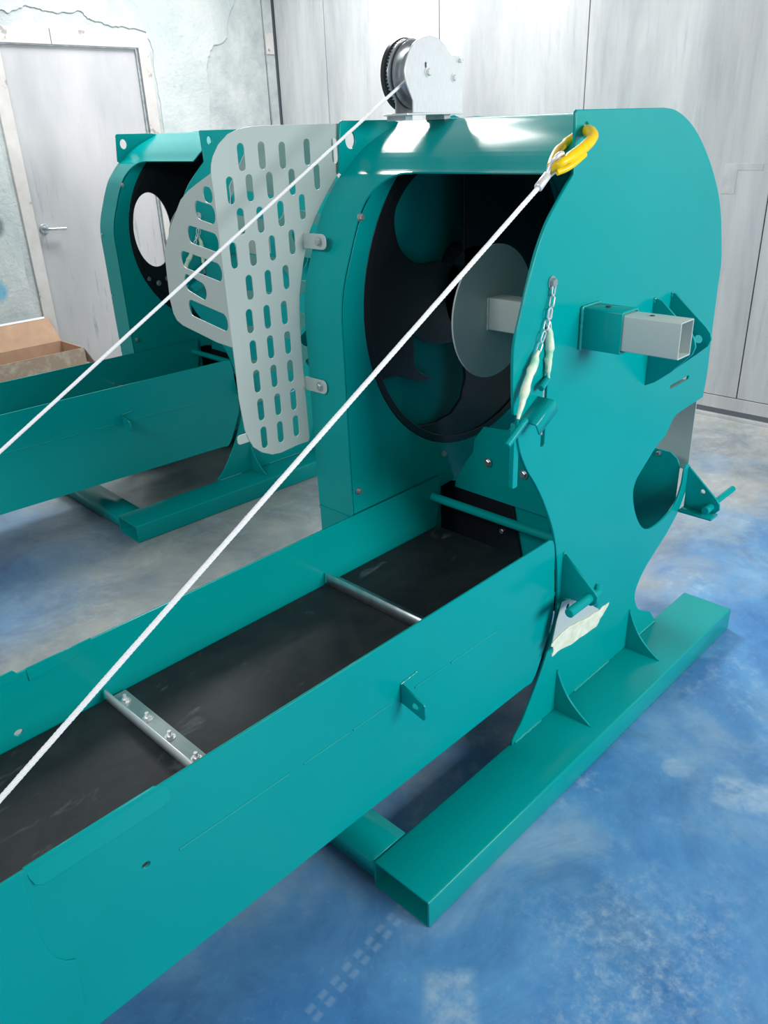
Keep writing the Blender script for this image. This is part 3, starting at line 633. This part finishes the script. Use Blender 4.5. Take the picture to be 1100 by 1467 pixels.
# guards of the near machine
gd = obj('side_guard', plate([[Vector(p) for p in GUARD]]+[capsule((x, z-0.019), (x, z+0.019), 0.0098, 6) for x, z in GSLOT], 'xz', 1.5825, 0.003, 0.0008), M['grey'], near, label='light grey guard sheet with rows of upright slots')
for z in (1.331, 0.979):
    tb = obj('tab', plate([rrect(1.502, z-0.018, 1.590, z+0.018, 0.014, 5)], 'yz', 1.318-(0.0 if z < 1.2 else -0.028), 0.003, 0.0008), M['grey'], gd)
    obj('bolt', hexbolt((1.318+(0.028 if z > 1.2 else 0), 1.526, z), (-1, 0, 0), 0.0085, 0.006), M['steel'], gd)
obj('lower_tab', plate([rrect(1.088, 0.872, 1.13, 0.896, 0.008, 4)], 'xz', 1.5855, 0.003, 0.0008), M['grey'], gd)
ang = math.radians(80.43); dv = Vector((math.cos(ang), math.sin(ang), 0)); nv = Vector((math.sin(ang), -math.cos(ang), 0))
f2 = (Vector((1.12, 1.66, 0)), dv, Vector((0, 0, 1)), nv)
g2o = [Vector(p) for p in G2]+[Vector((-0.068, 1.114)), Vector((-0.068, 1.497))]
sl2 = []
G2S[0] = (-0.010, 1.4525); G2S[1] = (-0.2, 1.440)
for i in range(0, len(G2S), 2):
    a, b = Vector(G2S[i]), Vector(G2S[i+1]); r = 0.0205 if i not in (0, 10) else 0.017
    d = (b-a).normalized()
    lim = -0.046
    if b.x < lim: b = a+(b-a)*((lim-a.x)/(b.x-a.x)) if a.x > lim else b
    if a.x <= lim+0.005: continue
    a = a+d*r*0.9
    if b.x > lim+0.02: b = b-d*r*0.9
    else: b = b-d*r*0.3
    sl2.append(capsule(a, b, r))
g2 = obj('front_guard', plate([g2o]+sl2, f2, 0, 0.003, 0.0008), M['grey'], near, label='light grey guard sheet with long slanting slots')
sl3 = []
for k in range(6):
    z = 0.905+k*0.098
    sl3.append(capsule((1.375, z+0.012), (1.49, z-0.012), 0.033)); sl3.append(capsule((1.575, z+0.012), (1.67, z-0.012), 0.033))
obj('back_guard', plate([[(1.345, 0.86), (1.72, 0.86), (1.72, 1.57), (1.44, 1.57), (1.345, 1.45)]]+sl3, 'xz', 1.86, 0.003, 0.0008), M['grey'], near)

# ---------------------------------------------------------------- feed troughs
def trough(full):
    tr = thing('feed_trough', '', 'conveyor', (0.6, 1.2, 0.25))
    T = M['teal']; x0 = -0.6
    # outer wall: ends in the curve that clears the side plate
    re = [Vector((1.535, 0.640)), Vector((1.547, 0.634))]+cr([Vector((1.553, 0.622)), Vector((1.559, 0.590))]+[Vector((p[0]-0.004, p[2])) for p in TRRIGHT[3:]], 3)
    wo = [Vector((x0, 0.642))]+re+[Vector((1.45, 0.240)), Vector((x0, 0.265))]
    nw = obj('side_wall', plate([wo, circ(0.380, 0.507, 0.008, 0.006, 14)], 'xz', 0.953, 0.006, 0.001), T, tr)
    fw = [Vector((x0, 0.635)), Vector((1.975*0+1.675, 0.642)), Vector((1.668, 0.560)), Vector((1.652, 0.485)), Vector((1.62, 0.25)), Vector((x0, 0.265))]
    obj('side_wall', plate([fw, circ(0.379, 0.510, 0.009, 0.007, 14)], 'xz', 1.4270, 0.006, 0.001), T, tr)
    # folded rim pieces
    obj('rim_flap', plate([[(px, pz-0.602) for px, pz in ((0.2095, 0.646), (0.212, 0.625), (0.2165, 0.610), (0.226, 0.603), (0.235, 0.602), (0.425, 0.602), (0.440, 0.606), (0.446, 0.616), (0.440, 0.632), (0.420, 0.646))]], (Vector((0, 0.9475, 0.602)), Vector((1, 0, 0)), Vector((0, 0.16, 0.98)).normalized(), Vector((0, 1, -0.16)).normalized()), 0, 0.004, 0.0012), T, nw)
    obj('overlap_sheet', plate([[(x0, 0.646), (0.203, 0.646), (0.2035, 0.56), (0.2030, 0.510), (0.206, 0.485), (0.214, 0.455), (0.226, 0.435), (0.240, 0.425), (0.235, 0.32), (x0, 0.32)]], 'xz', 0.9500, 0.0028, 0.001), T, nw)
    obj('rim_flap', plate([[(0.423, 0.612), (0.56, 0.620), (0.56, 0.644), (0.423, 0.643)]], 'xz', 1.4240, 0.003, 0.001), T, nw)
    obj('rim_flap', plate([[(x0, 0.652), (0.398, 0.652), (0.412, 0.630), (x0, 0.630)]], 'xz', 1.4240, 0.003, 0.001), T, nw)
    for i, (a, b) in enumerate(((0.44, 0.68), (0.715, 0.835), (0.845, 0.955), (1.03, 1.135), (1.15, 1.33), (0.02, 0.178))):
        obj('seam', bead((a, 0.9525, 0.4945-0.012*(a-0.3)), (b, 0.9525, 0.4945-0.012*(b-0.3)), 0.0017, 20+i, 12), M['weld'], nw)
    # small welded ear
    er = obj('ear', plate([[(0.952, 0.521), (0.890, 0.500), (0.885, 0.495), (0.885, 0.462), (0.890, 0.458), (0.952, 0.472)], circ(0.912, 0.482, 0.0085, n=16)], 'yz', 0.985, 0.005, 0.001), T, nw)
    obj('weld_seam', bead((0.985, 0.952, 0.520), (1.035, 0.952, 0.524), 0.003, 31), M['weld'], nw, smooth=60)
    # bed and belt
    obj('bed', box((x0, 0.960, 0.455), (1.60, 1.426, 0.468)), T, tr)
    cb = obj('conveyor_belt', plate([rrect(x0, 0.963, 1.655, 1.424, 0.004, 2)], 'xy', 0.476, 0.009, 0.002), M['belt'], tr)
    for xs, bolts in ((0.560, True), (1.200, False)):
        cl = obj('cleat', plate([[(xs, 0.486), (xs+0.046, 0.486), (xs+0.046, 0.489), (xs+0.004, 0.489), (xs+0.004, 0.513 if bolts else 0.519), (xs, 0.513 if bolts else 0.519)]], 'xz', 1.000, 0.418 if bolts else 0.42, 0.0006), M['bright' if bolts else 'steel'], tr, label='angle steel cleat bolted across the belt')
        for y in ((1.118, 1.210, 1.294, 1.382) if bolts else ()):
            obj('bolt', hexbolt((xs+0.026, y, 0.489), (0, 0, 1), 0.008, 0.006, True, 0.010), M['bright'], cl)
    obj('cross_rod', cyl((1.640, 0.958, 0.585), (1.640, 1.430, 0.585), 0.0125, 20), T, tr, smooth=40)
    # rollers and return strand under the bed
    obj('tail_roller', cyl((1.628, 0.968, 0.432), (1.628, 1.42, 0.432), 0.045, 28), M['black'], tr, smooth=40)
    return tr
t1 = trough(True); t1['label'] = 'teal conveyor trough with black belt feeding the front cutting machine'
t2 = trough(False); t2['label'] = 'teal conveyor trough of the machine behind, running past the cardboard box'
A2 = FA+0.0
t2.location = farloc((0.6, 1.2, 0.25)); t2.rotation_euler = (0, 0, A2)

# ---------------------------------------------------------------- stop bar with its round plate
def tubebox(x0, x1, z0, z1, y0, y1, w=0.003):
    return plate([rrect(x0, z0, x1, z1, 0.003, 3), rrect(x0+w, z0+w, x1-w, z1-w, 0.0015, 2)], 'xz', y0, y1-y0, 0.0006)
for k in (0, 1):
    sb = thing('stop_bar', 'light grey square bar through the front machine\'s side plate, with round inner plate' if k == 0 else 'grey square bar with round plate in the machine behind', 'stop bar', (1.637, 1.0, 1.15))
    obj('square_bar', tubebox(1.607, 1.665, 1.112, 1.190, 0.720, 1.215), M['grey'], sb)
    pd = obj('round_plate', plate([circ(1.637, 1.150, 0.162, n=64)], 'xz', 1.216, 0.005, 0.001), M['grey'], sb)
    obj('weld_seam', bead((1.606, 1.213, 1.112), (1.606, 1.213, 1.190), 0.003, 44), M['grey'], pd, smooth=60)
    obj('set_screw', cyl((1.637, 0.800, 1.1895), (1.637, 0.800, 1.1915), 0.005, 12), M['darksteel'], sb)
    if k == 1:
        sb.location = farloc((1.637, 1.0, 1.15)); sb.rotation_euler = (0, 0, FA)

# ---------------------------------------------------------------- locking pins
def lock_pin(x0, x1, y, z, label, handle):
    p = thing('locking_pin', label, 'pin', (x0, y, z))
    obj('shaft', cyl((x0, y, z), (x1, y, z), 0.0125, 20, 0.002), M['teal'], p, smooth=40)
    if handle: obj('handle', cyl(*handle, 0.0095, 16, 0.002), M['teal'], p, smooth=40)
    return p
lock_pin(2.262, 2.330, 0.868, 0.480, 'short teal pin with grip in the bracket at the rear edge of the front machine', ((2.318, 0.862, 0.492), (2.405, 0.845, 0.515)))
lp = lock_pin(1.500, 1.640, 0.868, 0.480, 'teal pin in the lower bracket of the front machine, with a taped grey plate', ((1.615, 0.868, 0.455), (1.640, 0.868, 0.500)))
fl = (Vector((1.575, 0.925, 0.0)), Vector((1, 0.0, 0)), Vector((0, 0, 1)), Vector((0, -1, 0)))
obj('taped_plate', plate([[(-0.015, 0.462), (0.03, 0.455), (0.075, 0.43), (0.19, 0.340), (0.16, 0.322), (0.02, 0.330), (-0.055, 0.350), (-0.035, 0.42)], circ(0.012, 0.437, 0.008, n=14)], fl, 0, 0.003, 0.0008), M['grey'], lp, label='light grey plate')
bm = bmesh.new(); tp = [(-0.058, 0.355), (0.0, 0.372), (0.07, 0.362), (0.15, 0.350), (0.215, 0.348), (0.228, 0.345), (0.195, 0.322), (0.165, 0.300), (0.10, 0.302), (0.04, 0.308), (-0.03, 0.318), (-0.054, 0.318), (-0.050, 0.338)]
rnd = random.Random(8)
obj('masking_tape', plate([[Vector(p)+Vector((rnd.uniform(-.003, .003), rnd.uniform(-.003, .003))) for p in cr(tp, 3, True)]], fl, 0.0032, 0.0035, 0.001), M['cream'], lp, label='crumpled cream masking tape')
bm.free()

# ---------------------------------------------------------------- chained retaining pins on the side plate
def chain(path, label, pin_a, pin_b, tape_from, off=Vector((0, 0, 0)), rot=0.0):
    c = thing('chained_pin', label, 'pin', path[0])
    pts = [Vector(p) for p in path]; L = [0.0]
    for a, b in zip(pts, pts[1:]): L.append(L[-1]+(b-a).length)
    def at(s):
        for i in range(len(pts)-1):
            if s <= L[i+1]: return pts[i].lerp(pts[i+1], (s-L[i])/(L[i+1]-L[i])), (pts[i+1]-pts[i]).normalized()
        return pts[-1], (pts[-1]-pts[-2]).normalized()
    s = 0.010; i = 0
    while s < L[-1]*tape_from+0.01:
        p, d = at(s); obj('chain_link', link_mesh(p, d, twist=(i % 2)*1.4+0.1), M['bright'], c, smooth=60); s += 0.0245; i += 1
    rnd = random.Random(int(tape_from*100)); n = 14; tp = []; rad = []
    for k in range(n+1):
        t = tape_from+(1.0-tape_from)*k/n; p, d = at(L[-1]*t)
        tp.append(p+Vector((rnd.uniform(-.002, .002), 0, rnd.uniform(-.001, .001))))
        rad.append((0.004+0.006*math.sin(math.pi*min(1, max(0, k/n))**0.8))*rnd.uniform(0.8, 1.15))
    obj('tape_wrap', tube(tp, rad, 10), M['tape'], c, smooth=70, label='crumpled pale green tape around the chain')
    obj('pin', cyl(pin_a, pin_b, 0.0075, 14, 0.0015), M['teal'], c, smooth=40)
    return c
c1 = chain(CHAIN1, 'chain and taped pin hanging left, down to the folded catch of the front machine', (1.306, 0.930, 0.962), (1.372, 0.930, 1.002), 0.48)
c2 = chain(CHAIN2, 'chain and taped pin hanging straight down beside the slit of the front machine', (1.430, 0.935, 1.055), (1.472, 0.945, 1.068), 0.42)
obj('bolt', hexbolt((1.4763, 0.951, 1.2693), (0, -1, 0), 0.0095, 0.008), M['steel'], c1)
for src, lab in ((c1, 'chain and pin on the machine behind, seen through the slanting slots'), (c2, 'straight hanging chain with taped pin on the machine behind, seen through the slanting slots')):
    d = dup(src, farloc(src.location), FA); d['label'] = lab

# ---------------------------------------------------------------- winch on the hood
wn = thing('hand_winch', 'zinc-plated winch with toothed black wheel on top of the front machine', 'winch', (1.62, 1.44, 1.600))
WO = [(1.531+0.022, 1.6021), (1.733, 1.6005), (1.7317, 1.7192), (1.690, 1.722), (1.668, 1.742), (1.6468, 1.7544), (1.6198, 1.7594), (1.5931, 1.7561), (1.5632, 1.745), (1.5414, 1.7224), (1.5276, 1.6918), (1.5290, 1.672), (1.5393, 1.6500), (1.5538, 1.628)]
ws = obj('side_plate', plate([cr(WO[6:13], 3)+[Vector(WO[13])]+[Vector(p) for p in WO[:7]], circ(1.5993, 1.7002, 0.0045, 0.006, 14)], 'xz', 1.400, 0.004, 0.001), M['bright'], wn)
obj('side_plate', plate([[Vector(p)+Vector((0.0, 0.0)) for p in WO]], 'xz', 1.455, 0.003, 0.001), M['steel'], wn)
obj('base', box((1.531, 1.398, 1.597), (1.735, 1.475, 1.6015), 0.001), M['bright'], wn)
for x in (1.56, 1.70): obj('mounting_foot', box((x-0.012, 1.42, 1.5865), (x+0.012, 1.48, 1.597)), M['steel'], wn)
WC = (1.612, 1.683)
obj('drum', lathe([(0.0, 1.405-1.44), (0.070, 1.405-1.44), (0.072, 1.407-1.44), (0.070, 1.409-1.44), (0.030, 1.412-1.44), (0.028, 1.438-1.44), (0.050, 1.440-1.44), (0.054, 1.444-1.44), (0.070, 1.446-1.44), (0.0725, 1.448-1.44), (0.072, 1.452-1.44), (0.0, 1.453-1.44)], (WC[0], 1.44, WC[1]), 'y', 48), M['steel'], wn, smooth=35)
obj('wound_cable', lathe([(0.029, -0.026), (0.045, -0.026), (0.047, -0.022), (0.044, -0.018), (0.047, -0.014), (0.044, -0.010), (0.047, -0.006), (0.044, -0.002), (0.029, -0.0015)], (WC[0], 1.44, WC[1]), 'y', 36), M['cable'], wn, smooth=60)
teeth = []
for k in range(60):
    a = 2*math.pi*k/60
    for da, r in ((-0.035, 0.0715), (-0.018, 0.0765), (0.018, 0.0765), (0.035, 0.0715)): teeth.append((WC[0]+r*math.cos(a+da), WC[1]+r*math.sin(a+da)))
obj('gear_wheel', plate([teeth], 'xz', 1.459, 0.009, 0.0004), M['steel'], wn)
obj('gear_cover', lathe([(0.0, 0.0), (0.072, 0.0), (0.079, 0.004), (0.079, 0.014), (0.076, 0.016), (0.0, 0.016)], (WC[0], 1.469, WC[1]), 'y', 48), M['darksteel'], wn, smooth=35)
obj('axle_nut', hexbolt((1.6064, 1.400, 1.6856), (0, -1, 0), 0.008, 0.007), M['bright'], wn)
obj('axle_nut', hexbolt((1.700, 1.400, 1.675), (0, -1, 0), 0.007, 0.006), M['bright'], wn)
obj('spacer_bolt', cyl((1.722, 1.392, 1.712), (1.722, 1.462, 1.712), 0.005, 12), M['bright'], wn, smooth=40)
obj('crank_shaft', cyl((1.70, 1.456, 1.675), (1.70, 1.53, 1.675), 0.008, 14), M['steel'], wn, smooth=40)

# ---------------------------------------------------------------- cables and hook
a = Vector((1.577, 1.425, 1.680)); b = Vector(CAB1END[0])
cb = obj('winch_cable', rope(a, b, 0.0036), M['cable'], None, smooth=70); tag(cb, 'thin twisted steel cable running from the winch down to the lower left', 'cable')
hk = thing('safety_hook', 'yellow safety hook hanging in the lug at the top of the side plate', 'hook', (1.50, 0.92, 1.53))
hp = cr(HOOK, 4); n = len(hp)
obj('hook_body', tube(hp, [0.0108 if 6 < k < n-12 else 0.0080 for k in range(n)], 12), M['yellow'], hk, smooth=60)
obj('latch', tube(cr([(1.4131, 0.912, 1.485), (1.4305, 0.902, 1.491), (1.4501, 0.897, 1.500), (1.480, 0.896, 1.513)], 3), 0.0065, 10), M['yellow'], hk, smooth=60)
rc = thing('hook_cable', 'thick twisted steel cable running from the yellow hook across the conveyor trough', 'cable', CAB2[0])
obj('strands', rope(CAB2[0], CAB2END[0], 0.0047), M['cable'], rc, smooth=70)
obj('ferrule', tube([FER[0], Vector(FER[0]).lerp(Vector(FER[1]), 0.06), Vector(FER[0]).lerp(Vector(FER[1]), 0.94), FER[1]], [0.006, 0.0088, 0.0080, 0.006], 12), M['bright'], rc, smooth=50)
ey = [Vector(FER[1])-Vector((0.006, 0, 0.006)), Vector((1.4105, 0.925, 1.496)), Vector((1.4140, 0.915, 1.512)), Vector((1.428, 0.912, 1.517)), Vector((1.436, 0.920, 1.505)), Vector((1.432, 0.928, 1.488)), Vector((1.415, 0.930, 1.479))]
obj('thimble', tube(cr(ey, 4, True), 0.0046, 10, True), M['bright'], rc, smooth=60)

# ---------------------------------------------------------------- cardboard box
bxx = thing('cardboard_box', 'open brown cardboard box on the floor against the plastered wall', 'box', (1.8, 5.20, 0))
x0, x1, y0, y1, h = 1.35, 2.372, 5.066, 5.385, 0.350
t = 0.006
obj('side', box((x0, y0, 0.001), (x1, y0+t, h)), M['card2'], bxx)
obj('side', box((x0, y1-t, 0.001), (x1, y1, h)), M['card'], bxx)
obj('side', box((x1-t, y0+t, 0.001), (x1, y1-t, h)), M['card'], bxx)
obj('side', box((x0, y0+t, 0.001), (x0+t, y1-t, h)), M['card'], bxx)
obj('bottom', box((x0+t, y0+t, 0.001), (x1-t, y1-t, 0.008)), M['card'], bxx)
def flap(a, b, c, d, tk=0.004):
    bm = bmesh.new(); P = [Vector(p) for p in (a, b, c, d)]; nn = (P[1]-P[0]).cross(P[2]-P[0]).normalized()*tk
    lo = [bm.verts.new(p) for p in P]; hi = [bm.verts.new(p+nn) for p in P]
    bm.faces.new(lo); bm.faces.new(hi)
    for k in range(4): bm.faces.new((lo[k], lo[(k+1) % 4], hi[(k+1) % 4], hi[k]))
    return bm_mesh(bm)
fb = obj('flap', flap((x0, y1, h), (x1, y1, h), (x1-0.03, 5.465, h+0.150), (x0, 5.465, h+0.150)), M['card'], bxx)
obj('tape_edge', flap((x0, 5.464, h+0.148), (x1-0.05, 5.464, h+0.148), (x1-0.05, 5.470, h+0.160), (x0, 5.470, h+0.160), 0.006), M['white'], fb)
obj('flap', flap((x1, y0, h), (x1, y1-0.02, h), (x1+0.075, y1-0.05, h-0.13), (x1+0.075, y0+0.02, h-0.13)), M['card2'], bxx)
